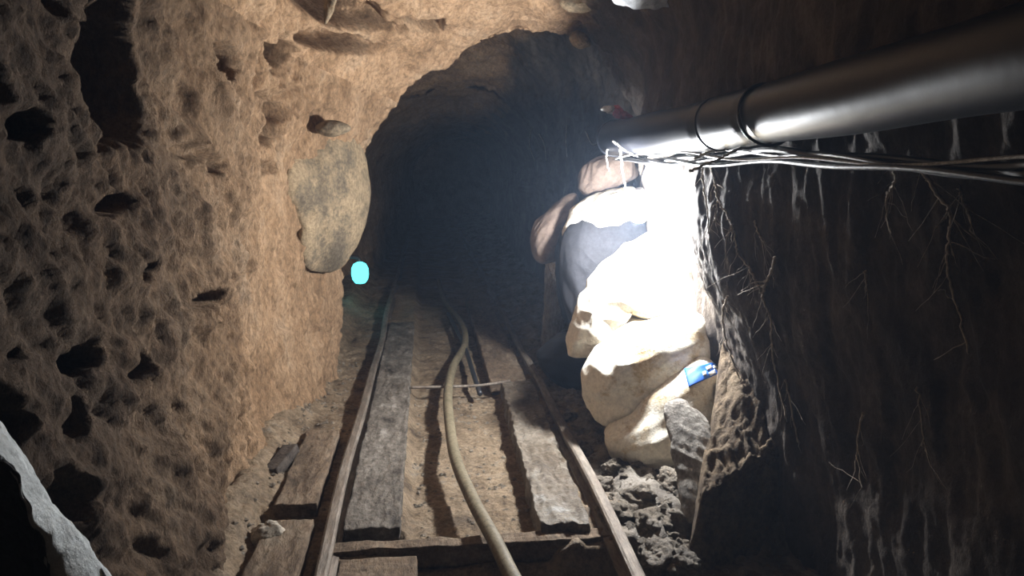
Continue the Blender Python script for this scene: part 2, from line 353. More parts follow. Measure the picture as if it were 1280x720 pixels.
# ------------------------------------------------------------------ tunnel shell: cross sections along the drive
def sec(Y, pts=None, px=None):
    if px: pts = [(at(a, b, Y).x, at(a, b, Y).z) for a, b in px]
    return Y, np.array(pts, float)
near = [(-1.15, -.1), (-1.15, .35), (-1.12, .8), (-1.05, 1.25), (-.85, 1.75), (-.45, 2.15), (.2, 2.35), (.8, 2.2), (1.22, 1.8), (1.32, 1.35), (1.3, .95), (1.3, .45), (1.3, -.1)]
S = [
    sec(-1.0, near), sec(1.0, near),
    sec(1.3, [(-.62, -.1), (-.68, .35), (-.72, .8), (-.76, 1.25), (-.70, 1.72), (-.38, 2.1), (.2, 2.3), (.75, 2.15), (1.02, 1.8), (1.06, 1.35), (1.17, .95), (1.26, .45), (1.32, -.1)]),
    sec(2.0, [(-.60, -.1), (-.65, .35), (-.68, .8), (-.69, 1.25), (-.63, 1.70), (-.34, 2.05), (.2, 2.22), (.72, 2.12), (.98, 1.78), (1.01, 1.35), (1.065, .95), (1.20, .45), (1.26, -.1)]),
    sec(2.45, [(-.62, -.1), (-.65, .35), (-.645, .8), (-.645, 1.25), (-.60, 1.70), (-.34, 2.03), (.2, 2.18), (.72, 2.1), (.97, 1.76), (.995, 1.35), (.975, .95), (1.12, .50), (1.18, -.1)]),
    sec(2.74, [(-.62, -.1), (-.65, .35), (-.62, .8), (-.615, 1.25), (-.59, 1.69), (-.34, 2.01), (.2, 2.14), (.72, 2.08), (.97, 1.74), (.995, 1.35), (.995, .98), (1.15, .50), (1.22, -.1)]),
    sec(2.95, [(-.62, -.1), (-.66, .35), (-.61, .8), (-.605, 1.25), (-.59, 1.69), (-.34, 2.00), (.2, 2.12), (.72, 2.07), (.97, 1.73), (1.0, 1.35), (1.06, .98), (1.14, .48), (1.22, -.1)]),
    sec(3.12, [(-.63, -.1), (-.70, .35), (-.72, .8), (-.71, 1.25), (-.67, 1.69), (-.38, 2.00), (.2, 2.11), (.72, 2.06), (.97, 1.73), (1.0, 1.35), (1.08, .98), (1.17, .48), (1.24, -.1)]),
    sec(3.42, [(-.62, -.1), (-.68, .35), (-.69, .8), (-.66, 1.25), (-.60, 1.67), (-.35, 1.98), (.2, 2.08), (.72, 2.04), (1.0, 1.72), (.97, 1.35), (1.0, .98), (1.12, .48), (1.24, -.1)]),
    sec(3.6, [(-.60, -.1), (-.65, .35), (-.655, .8), (-.62, 1.25), (-.55, 1.66), (-.32, 1.96), (.2, 2.06), (.72, 2.02), (1.0, 1.72), (1.08, 1.35), (1.16, .98), (1.2, .48), (1.24, -.1)]),
    sec(4.3, px=[(423, 500), (426, 400), (432, 300), (455, 205), (497, 128), (565, 76), (650, 44), (728, 52), (778, 115), (805, 200), (812, 300), (812, 400), (805, 500)]),
    sec(4.55, [(-.95, -.1), (-1.0, .35), (-1.05, .8), (-1.0, 1.25), (-.8, 1.85), (-.3, 2.35), (.35, 2.5), (.85, 2.4), (1.25, 1.9), (1.34, 1.3), (1.34, .9), (1.3, .45), (1.28, -.1)]),
    sec(6.0, [(-1.0, -.1), (-1.05, .35), (-1.1, .8), (-1.05, 1.25), (-.8, 1.8), (-.25, 2.25), (.3, 2.4), (.75, 2.3), (1.2, 1.8), (1.18, 1.25), (1.2, .9), (1.18, .45), (1.15, -.1)]),
    sec(7.2, [(-.85, -.1), (-.9, .35), (-.92, .8), (-.85, 1.2), (-.6, 1.6), (-.15, 1.85), (.3, 1.95), (.7, 1.88), (1.0, 1.6), (1.15, 1.2), (1.15, .9), (1.12, .45), (1.12, -.1)]),
    sec(9.0, [(-.55, -.1), (-.6, .35), (-.62, .8), (-.6, 1.2), (-.4, 1.5), (-.05, 1.7), (.3, 1.78), (.7, 1.7), (.95, 1.5), (1.1, 1.2), (1.12, .9), (1.1, .45), (1.1, -.1)]),
    sec(18., [(-.2, -.1), (-.25, .35), (-.3, .8), (-.25, 1.2), (0, 1.5), (.3, 1.7), (.7, 1.78), (1.1, 1.7), (1.4, 1.5), (1.5, 1.2), (1.5, .9), (1.5, .45), (1.5, -.1)]),
]
SY = np.array([s[0] for s in S]); SP = np.array([s[1] for s in S])
NSEG = 46
rows = np.concatenate([np.arange(-1.0, 1.15, .05), np.arange(1.15, 4.8, .0095), np.arange(4.8, 7.5, .03), np.arange(7.5, 18.01, .12)])
ctrl = np.stack([np.stack([np.interp(rows, SY, SP[:, k, j]) for j in range(2)], -1) for k in range(13)], 1)
# profile curves
prof = []
for k in range(12):
    p0, p1, p2, p3 = ctrl[:, max(k - 1, 0)], ctrl[:, k], ctrl[:, k + 1], ctrl[:, min(k + 2, 12)]
    for t in np.linspace(0, 1, NSEG, endpoint=False):
        prof.append(0.5 * ((2 * p1) + (-p0 + p2) * t + (2 * p0 - 5 * p1 + 4 * p2 - p3) * t * t + (-p0 + 3 * p1 - 3 * p2 + p3) * t ** 3))
prof.append(ctrl[:, 12]); prof = np.array(prof)             # (nt, nrows, 2)
nt_, nr_ = prof.shape[:2]
G = np.stack([prof[:, :, 0], np.broadcast_to(rows, (nt_, nr_)), prof[:, :, 1]], -1)   # t, row, xyz
dt = np.gradient(G, axis=0); dr = np.gradient(G, axis=1)
Nn = np.cross(dt, dr); Nn /= np.linalg.norm(Nn, axis=2)[:, :, None] + 1e-9
cen = np.array([.25, 0, 1.0]); chk = np.stack([G[:, :, 0] - .25, 0 * G[:, :, 0], G[:, :, 2] - 1.0], -1)
sgn = np.sign((Nn * chk).sum(2)); Nn *= sgn[:, :, None]      # outward into the rock
Pf = G.reshape(-1, 3); tt = np.repeat(np.arange(nt_) / NSEG, nr_); rr = np.tile(rows, nt_)
leftm = sstep(5.6, 4.2, tt); rightm = sstep(7.2, 8.6, tt); ceilm = 1 - np.maximum(leftm, rightm)
nearm = sstep(3.3, 2.7, rr)
# diagonal tool strokes on the near left wall
dg = np.stack([Pf[:, 0], Pf[:, 1] * .9 + Pf[:, 2] * .75, (Pf[:, 2] - Pf[:, 1]) * .25], -1)
dd = .05 * fbm(Pf, 1.9, 2, .5, 3) + .024 * fbm(Pf, 6, 3, .5, 9) + .008 * fbm(Pf, 28, 3, .6, 21)
dd = dd * (1 - .62 * rightm * sstep(4.2, 3.0, rr)) 
dd += leftm * nearm * (.017 * ridged(dg, 6.5, 2, 4) + .012 * fbm(dg, 16, 2, .6, 6) + .009 * ridged(dg, 22, 2, 14))
dd += (1 - rightm) * .012 * fbm(Pf, 13, 2, .6, 31)
# pitting: little pocks on left wall and ceiling
wv = worley(Pf, 7, 3); pk = sstep(.3, .0, wv) * sstep(.05, .35, fbm(Pf, 2.2, 2, .5, 50))
dd += (leftm * sstep(3.4, 2.8, rr) * .12 + ceilm * .5 + leftm * sstep(2.8, 3.2, rr) * .5) * .045 * pk
rz_ = sstep(2.6, 3.2, tt) * sstep(5.2, 4.4, tt) * sstep(2.8, 2.95, rr) * sstep(3.9, 3.5, rr)
dd += rz_ * .05 * sstep(.40, .1, worley(Pf * np.array([1, 1, .7]), 9, 11)) + rz_ * .03 * fbm(Pf, 11, 3, .6, 81)
wv2 = worley(Pf, 19, 5); dd += (leftm * (1 - .65 * nearm) + ceilm * .7) * .018 * sstep(.32, .0, wv2) * sstep(-.1, .3, fbm(Pf, 3.5, 2, .5, 70))
# right wall: vertical hanging ridges
vr = Pf * np.array([1, 1, .22])
dd += -rightm * sstep(4.0, 3.0, rr) * (.016 * sstep(.30, .75, ridged(vr, 4.0, 2, 8)) + .010 * fbm(vr, 16, 3, .6, 12) - .004)
# deep pockets in the left wall (photo position on the wall -> place on the wall)
HOLES = [(180, 95, 34, 98, .20), (15, 75, 24, 30, .12), (8, 205, 28, 46, .14), (272, 76, 15, 24, .09), (200, 340, 14, 17, .08), (258, 377, 13, 12, .07),
         (158, 446, 21, 19, .08), (52, 530, 46, 62, .15), (206, 460, 11, 22, .05), (92, 160, 14, 20, .05), (175, 255, 16, 14, .05), (245, 190, 14, 12, .04), (262, 205, 10, 12, .03),
         (345, 68, 9, 20, .09), (345, 150, 12, 32, .10), (334, 188, 6, 12, .07), (371, 52, 12, 12, .07), (398, 44, 9, 8, .06), (408, 120, 9, 26, .08), (420, 88, 14, 10, .06), (352, 10, 12, 16, .09), (385, 30, 10, 9, .06),
         (94, 440, 10, 8, .04), (272, 407, 4, 4, .03), (150, 520, 12, 30, .05), (130, 620, 20, 40, .05), (345, 210, 10, 12, .05), (318, 470, 5, 18, .04), (360, 25, 9, 9, .05)]
for hx, hy, wx, wy, dep in HOLES:
    x0 = -.66 if hx < 330 else -.62
    if hx > 366: x0 = -.58
    c = atx(hx, hy, x0); z = c.z; y = c.y
    ry = max(.5 * (atx(hx + wx, hy, x0).y - atx(hx - wx, hy, x0).y), .01); rz = wy / F * y
    q = np.sqrt(((Pf[:, 1] - y) / ry) ** 2 + ((Pf[:, 2] - z) / rz) ** 2)
    sel = (q < 2) & (Pf[:, 0] < .1)
    qq = q[sel] + .28 * fbm(Pf[sel], 1.2 / max(ry, rz) , 3, .6, hx)
    dd[sel] += (3.2 if 330 < hx < 425 else 2.1 if dep > .1 else 1.6) * dep * sstep(1.0, .55, qq)
# crown of the rim: small lumps
Vd = (G + Nn * dd.reshape(nt_, nr_)[:, :, None])
def shell(name, t0, t1, m):
    a, b = int(t0 * NSEG), int(t1 * NSEG)
    sub = Vd[a:b + 1]
    o = link(name, mesh_np(name, sub.reshape(-1, 3), grid_faces(sub.shape[0], nr_)), m)
    return tag(o, kind='structure')
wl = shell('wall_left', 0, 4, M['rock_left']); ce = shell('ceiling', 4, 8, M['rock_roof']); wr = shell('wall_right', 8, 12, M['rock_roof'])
back = Vd[:, -1]
cb = np.vstack([back, [[.6, 18.0, 1.0]]])
fb = [(i, i + 1, nt_, nt_) for i in range(nt_ - 1)] + [(nt_ - 1, 0, nt_, nt_)]
o = link('wall_back', bm_mesh('wall_back', [(cb, fb)]), M['rock']); tag(o, kind='structure')

# floor
def floor_h(P):
    x, y = P[:, 0], P[:, 1]
    h = .018 * fbm(P, 2.5, 2, .5, 41) + .009 * fbm(P, 9, 3, .55, 43) + .004 * fbm(P, 40, 3, .6, 45)
    h += -.055 * sstep(-.12, -.06, x) * sstep(.42, .36, x)                       # trodden strip between the planks lies lower
    h += -.05 * np.exp(-((x - (.02 + .10 * (y - 2.4) * 0)) / .03) ** 2) * 0
    mud = sstep(.62, .72, x)
    h += mud * (.035 * fbm(P, 6, 3, .6, 47) + .022 * ridged(P, 11, 2, 49) + .03 * sstep(.7, 1.0, x))
    h += .10 * sstep(-.50, -.68, x) + .02 * sstep(-.42, -.5, x) * fbm(P, 12, 3, .6, 51)  # scree against the left wall
    h += .02 * (1 - mud) * sstep(.05, .4, fbm(P * np.array([1, .5, 1]), 7, 3, .6, 53)) * sstep(.38, .45, x)
    h += -.16 * sstep(.74, .80, x) * sstep(2.34, 2.26, y)
    h += -.16 * sstep(2.22, 2.18, y) * sstep(-.36, -.34, x) * sstep(.66, .64, x)      # hole in front of the sleeper
    h += -.09 * sstep(.06, .045, np.abs(y - 2.46)) * sstep(-.6, -.55, x) * sstep(-.34, -.37, x)
    h += -.10 * sstep(.07, .055, np.abs(y - 2.36)) * sstep(-.31, -.29, x) * sstep(-.09, -.11, x)
    return h
fy = np.concatenate([np.arange(-1, 1.9, .06), np.arange(1.9, 5.0, .011), np.arange(5.0, 8, .035), np.arange(8, 18.1, .15)])
fx = np.concatenate([np.arange(-1.3, -.7, .05), np.arange(-.7, 1.25, .011), np.arange(1.25, 1.7, .05)])
X, Yg = np.meshgrid(fx, fy, indexing='ij'); P = np.stack([X.ravel(), Yg.ravel(), 0 * X.ravel()], -1)
P[:, 2] = floor_h(P); FH = P.copy()
fl = link('floor', mesh_np('floor', P, grid_faces(len(fx), len(fy))), M['floor']); tag(fl, kind='structure')
def hz(x, y):
    return float(floor_h(np.array([[x, y, 0.0]]))[0])

dg_ = bpy.context.evaluated_depsgraph_get()
def bvh(o):
    me = o.data; v = [tuple(x.co) for x in me.vertices]; return BVHTree.FromPolygons(v, [tuple(p.vertices) for p in me.polygons])
BR = bvh(wr); BL = bvh(wl); BC = bvh(ce)
def hit(px, py, off=.01):
    d = ray(px, py).normalized(); best = None
    for b in (BR, BL, BC):
        h = b.ray_cast(CAM, d)
        if h[0] is not None and (best is None or h[3] < best[3]): best = h
    if best is None: return atx(px, py, 1.12)
    n = best[1]; n = n if n.dot(d) < 0 else -n
    return best[0] + n * off

# ------------------------------------------------------------------ haze
if HAZE > 0:
    bm = bmesh.new(); bmesh.ops.create_cube(bm, size=1)
    for v in bm.verts: v.co = Vector((v.co.x * 3.6 + .2, v.co.y * 18.6 + 8.4, v.co.z * 3.4 + 1.1))
    me = bpy.data.meshes.new('dust_haze'); bm.to_mesh(me); bm.free()
    m = bpy.data.materials.new('dust haze'); m.use_nodes = True; nt = m.node_tree; nt.nodes.clear()
    vs = nt.nodes.new('ShaderNodeVolumeScatter'); vs.inputs['Color'].default_value = (.55, .72, 1, 1); vs.inputs['Density'].default_value = HAZE; vs.inputs['Anisotropy'].default_value = .3
    oo = nt.nodes.new('ShaderNodeOutputMaterial'); nt.links.new(vs.outputs[0], oo.inputs['Volume'])
    hzo = link('dust_haze', me, m, smooth=False)
    tag(hzo, 'thin dusty haze hanging in the dark mine tunnel', 'haze', kind='stuff')

# ------------------------------------------------------------------ rails
def rail(x, y0, y1, label, seed):
    r = empty('mine_rail', (x, y0, 0))
    n = 90; ys = np.linspace(y0, y1, n)
    wob = .006 * np.sin(ys * 1.7 + seed) + .004 * np.sin(ys * 4.1 + seed * 2)
    def bar(prof2, name):
        V = []; k = len(prof2)
        for yy, wb in zip(ys, wob):
            for a, b in prof2: V.append((x + a + wb, yy, b + .006 * math.sin(yy * 2.3 + seed)))
        Fs = [(i * k + j, i * k + (j + 1) % k, (i + 1) * k + (j + 1) % k, (i + 1) * k + j) for i in range(n - 1) for j in range(k)]
        me = bm_mesh(name, [(V, Fs)])
        bm = bmesh.new(); bm.from_mesh(me); bmesh.ops.holes_fill(bm, edges=[e for e in bm.edges if e.is_boundary]); bm.to_mesh(me); bm.free()
        return link(name, me, M['rail'], r, smooth=False)
    bar([(-.017, .047), (.017, .047), (.020, .055), (.019, .066), (.012, .071), (-.012, .071), (-.019, .066), (-.020, .055)], 'rail_head')
    bar([(-.005, .008), (.005, .008), (.006, .048), (-.006, .048)], 'rail_web')
    bar([(-.030, -.004), (.030, -.004), (.030, .004), (.006, .010), (-.006, .010), (-.030, .004)], 'rail_foot')
    return tag(r, label, 'rail')
rail(-.315, 1.9, 13, 'left rusty steel mine rail running beside the grey plank', 0)
rail(.578, 1.9, 13, 'right rusty steel mine rail running past the pile of sacks', 2)

# ------------------------------------------------------------------ planks, sleepers
tag(plank('walkway_plank', -.285, -.105, 2.33, 5.6, -.005, .038, 30, 220, 6, rough=.006, seed=3, mat=M['wood_grey']),
    'wide grey weathered plank lying along the inside of the left rail', 'plank')
tag(plank('walkway_plank', .35, .515, 2.29, 3.95, -.06, .042, 30, 160, 8, rough=.010, seed=9, skew=.022, mat=M['mud_plank']),
    'mud-caked plank with wet shine inside the right rail, nearer of the two there', 'plank')
tag(plank('walkway_plank', .33, .53, 4.02, 6.6, -.05, .03, 20, 120, 6, rough=.006, seed=19, mat=M['wood_brown']),
    'dim muddy plank inside the right rail, beyond the thin cross rod', 'plank')
tag(plank('walkway_plank', -.535, -.395, 2.52, 3.26, 0, .048, 24, 90, 6, rough=.005, seed=12, mat=M['wood_brown']),
    'short brown plank outside the left rail, below the dark wood chip', 'plank')
tag(plank('timber_block', -.54, -.385, 1.95, 2.40, -.01, .05, 24, 60, 6, rough=.005, seed=15, mat=M['wood_brown']),
    'brown timber block at bottom edge, nearer than the round stone', 'timber')
tag(plank('railway_sleeper', -.36, .66, 2.245, 2.30, -.06, .012, 120, 12, 8, rough=.006, seed=22, mat=M['wood_brown']),
    'narrow muddy cross sleeper at the bottom of the photo under both rails', 'sleeper')
tag(plank('board', -.28, -.05, 2.05, 2.215, -.05, .0, 40, 30, 6, rough=.004, seed=28, mat=M['wood_brown']),
    'flat brown board end in front of the cross sleeper at left rail', 'board')
c = gnd(352, 578, .06)
ch = plank('wood_offcut', -.03, .03, -.1, .1, -.02, .02, 10, 20, 4, rough=.004, seed=31, mat=M['wood_dark'])
ch.location = (c.x, c.y, hz(c.x, c.y) + .03); ch.rotation_euler = (.15, -.2, -.25)
tag(ch, 'small dark wood offcut lying on the scree by left wall', 'wood offcut')
c = gnd(335, 672, .03)
tag(blob('stone', (c.x, c.y, .035), (.055, .048, .045), M['white_stone'], 5, .2, facet=.2), 'small pale stone at the end of the short brown plank', 'stone')
tube('cross_rod', [(-.1, 3.93, .03), (.1, 3.935, .026), (.28, 3.93, .03), (.43, 3.925, .05)], .008, M['rail'])
tag(bpy.data.objects['cross_rod'], 'thin iron rod lying across the track between the planks', 'rod')

# hose
hp = [(700, 830, .05), (668, 768, .055), (640, 720, .06), (618, 675, .065), (592, 627, .06), (570, 575, .055), (562, 530, .04), (560, 490, .045), (567, 457, .03), (581, 430, .02), (577, 405, .02), (556, 375, .02), (548, 350, .02)]
hose = tube('water_hose', [gnd(a, b, z) for a, b, z in hp], .0235, M['hose'], ns=16, n=10)
tag(hose, 'khaki water hose snaking down the middle of the track', 'hose')
hp2 = [(600, 492, .01), (590, 462, .02), (583, 440, .02), (572, 415, .02), (560, 392, .01)]
tag(tube('black_cable', [gnd(a, b, z) for a, b, z in hp2], .014, M['cable'], ns=10, n=8), 'short black pipe on the dim track floor beside hose', 'pipe')

# ------------------------------------------------------------------ boulder in the left rim
bo = outline_body('boulder', [(385, 172, 3.9), (410, 158, 4.0), (438, 166, 4.1), (456, 195, 4.2), (463, 235, 4.22), (459, 275, 4.2), (448, 305, 4.15), (430, 332, 4.08), (405, 342, 3.98), (384, 334, 3.84), (374, 310, 3.78), (372, 285, 3.78), (364, 260, 3.74), (354, 238, 3.68), (362, 200, 3.72)],
                  3.93, .17, M['boulder'], 3, power=.6, wr=.006, wf=7, stretch=(1, 1, 1))
tag(bo, 'large smooth pale boulder bulging from the left side of tunnel arch', 'boulder')
tag(outline_body('boulder_fragment', [(395, 158), (410, 150), (432, 155), (436, 163), (415, 170), (398, 166)], 3.75, .05, M['boulder'], 8, wr=.004),
    'flat grey rock sliver just above the large pale boulder', 'rock')
for pts, Y, lb in (([(712, 45), (722, 38), (735, 46), (738, 58), (728, 62), (716, 56)], 4.15, 'small pale rock knob at the right end of arch rim'),
                   ([(700, 0), (722, -8), (745, -2), (742, 12), (722, 16), (704, 10)], 3.7, 'pale greenish rock in the ceiling at the top edge'),
                   ([(985, 548), (998, 540), (1000, 556), (984, 572), (968, 580), (965, 566)], 2.42, 'whitish rock knob on the edge of the right earth bank')):
    tag(outline_body('rock_knob', pts, Y, .05, M['boulder'], 11 + Y, wr=.006, wf=14, stretch=(1, 1, 1)), lb, 'rock')

# ------------------------------------------------------------------ sacks
def sack(pts, Y, th, m, seed, label, **k):
    r = outline_body('sack', pts, Y, th, m, seed, **k)
    return tag(r, label, 'sack', 'sacks stacked against the right wall')
s1 = sack([(762, 545), (788, 515), (825, 482), (872, 446), (902, 470), (908, 520), (900, 560), (880, 598), (845, 604), (812, 610), (786, 592), (768, 566)], 2.87, .17, M['sack'], 1,
          'lowest cream sack, swollen, resting on mud behind the splintered post', power=.5, wr=.016, wf=7, tiltY=0.0)
s2 = sack([(735, 478), (744, 446), (775, 420), (830, 396), (885, 382), (900, 420), (897, 460), (846, 486), (806, 518), (776, 537), (750, 522), (737, 502)], 3.03, .19, M['sack'], 2,
          'middle cream sack with a brown-stained lower side, above the lowest sack', power=.5, wr=.02, wf=7, tiltY=.05)
s3 = sack([(711, 408), (720, 378), (748, 346), (788, 316), (840, 285), (884, 285), (890, 378), (846, 402), (800, 398), (770, 388), (748, 410), (738, 436), (722, 441), (712, 428)], 3.27, .18, M['sack'], 3,
          'large white sack lit directly below the lamp, corner drooping left', power=.5, wr=.02, wf=7, tiltY=.2)
sack([(766, 395), (790, 388), (815, 400), (812, 420), (790, 430), (768, 425)], 3.22, .08, M['sack_stained'], 4, 'small crumpled sack fold squeezed between two white sacks', wr=.012)
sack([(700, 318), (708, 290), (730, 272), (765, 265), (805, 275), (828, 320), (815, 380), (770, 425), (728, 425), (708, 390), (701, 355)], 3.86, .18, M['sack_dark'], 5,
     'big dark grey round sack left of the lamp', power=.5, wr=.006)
sack([(704, 292), (716, 266), (740, 246), (780, 234), (806, 248), (806, 285), (770, 292), (730, 296), (712, 305)], 3.92, .17, M['sack'], 6, 'white sack lying on top of the dark grey round sack', power=.5, wr=.010)
sack([(724, 226), (734, 206), (758, 194), (786, 198), (796, 220), (770, 236), (744, 243), (728, 240)], 4.1, .14, M['sack_tan'], 7, 'dusty tan sack, topmost of the pile, below the duct end')
sack([(664, 300), (671, 277), (694, 254), (718, 244), (724, 262), (710, 292), (698, 322), (676, 326)], 4.22, .14, M['sack_tan'], 8, 'dim brown sack at the far left of the pile, above the pale board')
sack([(694, 330), (702, 296), (718, 262), (750, 240), (775, 250), (760, 300), (735, 380), (705, 400)], 4.05, .14, M['sack_black'], 9, 'black sack wedged between brown sack and white top sack', wr=.008)
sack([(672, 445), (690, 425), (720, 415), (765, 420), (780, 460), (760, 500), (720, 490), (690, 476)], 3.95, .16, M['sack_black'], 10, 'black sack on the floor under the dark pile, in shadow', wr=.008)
sack([(884, 505), (898, 498), (912, 508), (914, 548), (905, 572), (888, 575), (880, 545)], 2.9, .07, M['sack_stained'], 11, 'orange-stained sack end between the post and the right wall', wr=.008)
sack([(815, 470), (850, 440), (888, 428), (905, 452), (906, 486), (880, 505), (840, 505)], 3.02, .13, M['sack'], 13, 'white sack carrying a blue printed label', wr=.008, tiltY=.1)
# blue label on the sack
BS = [(bvh(o)) for o in bpy.data.objects if o.name.startswith('sack')]
SO = [o for o in bpy.data.objects if o.name.startswith('sack')]
def hit_sack(px, py, off=.003):
    d = ray(px, py).normalized(); best = None; bo_ = None
    for b, ob in zip(BS, SO):
        h = b.ray_cast(CAM, d)
        if h[0] is not None and (best is None or h[3] < best[3]): best = h; bo_ = ob
    if best is None: return None, None
    return best[0] - d * off, bo_
def patch(name, quad, m, nx, ny, parent, off=.004):
    (a, b, c_, d_) = quad; V = []
    for i in range(nx):
        for j in range(ny):
            u, v = i / (nx - 1), j / (ny - 1)
            px = (1 - u) * (1 - v) * a[0] + u * (1 - v) * b[0] + u * v * c_[0] + (1 - u) * v * d_[0]
            py = (1 - u) * (1 - v) * a[1] + u * (1 - v) * b[1] + u * v * c_[1] + (1 - u) * v * d_[1]
            p, _ = hit_sack(px, py, off)
            V.append(p if p is not None else at(px, py, 2.9))
    o = link(name, mesh_np(name, [tuple(v) for v in V], grid_faces(nx, ny)), m, parent)
    sm = o.modifiers.new('t', 'SOLIDIFY'); sm.thickness = .002
    return o
_, so = hit_sack(875, 470)
lab = patch('printed_label', [(855, 461), (897, 452), (900, 466), (861, 484)], M['blue'], 20, 14, so, .006)
lab['label'] = 'blue printed label'
for q in ([(882, 459), (888, 456), (890, 460), (884, 463)], [(886, 466), (893, 462), (895, 466), (888, 470)], [(891, 457), (896, 455), (897, 459), (892, 461)], [(878, 465), (882, 464), (883, 468), (879, 470)]):
    patch('white_print', q, M['print'], 4, 4, lab, .010)
# tied corner of the lowest sack
p0, _ = hit_sack(772, 548)
if p0 is None: p0 = at(772, 548, 2.8)
for k in range(7):
    a = random.Random(k).uniform(-.6, .6)
tag(outline_body('board', [(683, 318), (700, 318), (703, 372), (706, 402), (694, 432), (677, 434), (680, 380)], 4.75, .025, M['wood_pale'], 2, wr=.004),
    'pale upright board standing at the far left of the pile', 'board')
tag(outline_body('frayed_rag', [(690, 318), (698, 312), (706, 322), (702, 340), (698, 352), (691, 342)], 4.71, .03, M['white'], 6, wr=.012, wf=30, stretch=(1, 1, 1)),
    'frayed pale rag caught at the top of the upright board', 'rag')

# splintered post
pp = []
for a, b in [(836, 512), (842, 503), (858, 501), (868, 512), (884, 530), (892, 560), (896, 592), (886, 612), (866, 622), (862, 640), (852, 632), (848, 590), (840, 550)]:
    u = (565 - b) / 65; k_ = (14, 16) if u > 0 else (10, 12)
    pp.append((866 + (a - 866) * 1.2 + k_[0] * u, b + k_[1] * u))
po = outline_body('splintered_post', pp, 2.48, .035, M['wood_pale'], 4,
                  wr=.010, wf=16, power=.4, tiltY=.9)
tag(po, 'grey splintered wooden post leaning in front of the lowest sack', 'post')

# ------------------------------------------------------------------ earth bank at the foot of the right wall
def bank():
    xs = np.arange(.68, 1.32, .007); ys = np.arange(2.05, 2.95, .007)
    X, Y = np.meshgrid(xs, ys, indexing='ij'); x = X.ravel(); y = Y.ravel()
    q = np.stack([x, y, 0 * x], -1)
    wob = .022 * fbm(q, 7, 3, .6, 61)
    edge = np.interp(y, [2.2, 2.35, 2.5, 2.65, 2.8, 2.95], [.80, .87, .95, 1.03, 1.12, 1.2]) + wob
    front = 2.20 + .12 * (x - .8) / .4 + .5 * wob
    m = sstep(-.01, .055, x - edge) * sstep(-.02, .03, y - front)
    top = .125 + .11 * np.clip((x - .8) / .35, 0, 1.4) + .38 * np.clip(y - 2.25, 0, .6) * sstep(.8, 1.0, x) + .08 * sstep(1.0, 1.12, x) * sstep(2.35, 2.5, y)
    n = .036 * fbm(q, 9, 4, .6, 65) + .012 * ridged(q, 24, 2, 67)
    z = -.10 + m * (top + .10 + n)
    return np.stack([x, y, z], -1), grid_faces(len(xs), len(ys))
V, Fq = bank(); bk = link('earth_bank', mesh_np('earth_bank', V, Fq), M['bank']); sm = bk.modifiers.new('t', 'SOLIDIFY'); sm.thickness = .03; sm.offset = -1
tag(bk, 'lumpy brown earth bank at the foot of the right wall', 'earth bank')

# ------------------------------------------------------------------ mud clods between right rail and bank
rnd = random.Random(5)
clods = [(842, 604, .055, 'pale angular rock at the foot of the splintered post'), (800, 622, .05, 'grey mud clod directly below the lowest sack'), (770, 640, .06, 'broad mud clod beside the right rail, below the sack corner'),
         (815, 655, .05, 'dark wet clod between the post foot and the rail'), (842, 650, .045, 'wet dark rock just right of the dark clod, under the post'), (790, 675, .05, 'rough brown clod near the lower end of right rail'),
         (826, 690, .06, 'large brown mud clod at the bottom edge beside the bank'), (752, 600, .04, 'small grey clod by the right rail opposite the post'), (730, 560, .035, 'small mud lump beside the right rail opposite the sacks'),
         (712, 520, .035, 'low grey mud lump near the far end of the sacks'), (850, 700, .05, 'dark clod at the bottom edge against the bank face'), (765, 585, .03, 'small stone at the left corner of the lowest sack')]
for i, (px, py, r, lb) in enumerate(clods):
    c = gnd(px, py, .03); h = hz(c.x, c.y)
    tag(blob('mud_clod', (c.x, c.y, h + r * .25), (r * 1.1, r * 1.2, r * .8), M['mud'], i + 1, .34, 2.6, rot=i, nu=56, nv=36, facet=.25), lb, 'clod', 'mud clods beside the right rail')
# loose grit: uncountable
parts = []
for k in range(1500):
    if rnd.random() < .55: x = rnd.uniform(.64, 1.0); y = rnd.uniform(2.1, 4.2)
    elif rnd.random() < .6: x = rnd.uniform(-.62, -.36); y = rnd.uniform(2.2, 4.6)
    else: x = rnd.uniform(-.08, .36); y = rnd.uniform(2.3, 4.2)
    r = rnd.uniform(.004, .013) * (1.5 if x > .6 else 1)
    z = hz(x, y)
    V = []; 
    for a, b in ((0, 1), (0, -1)): V.append((x, y, z + r * .7 * b))
    m_ = 6
    for j in range(m_):
        a = j * 2 * math.pi / m_ + rnd.random(); rr_ = r * rnd.uniform(.7, 1.3); V.append((x + rr_ * math.cos(a), y + rr_ * math.sin(a), z + r * rnd.uniform(-.2, .3)))
    parts.append((V, [(0, 2 + j, 2 + (j + 1) % m_) for j in range(m_)] + [(1, 2 + (j + 1) % m_, 2 + j) for j in range(m_)]))
tag(link('loose_grit', bm_mesh('loose_grit', parts), M['mud'], smooth=False), 'loose grit and crumbs of mud scattered over the floor', 'grit', kind='stuff')

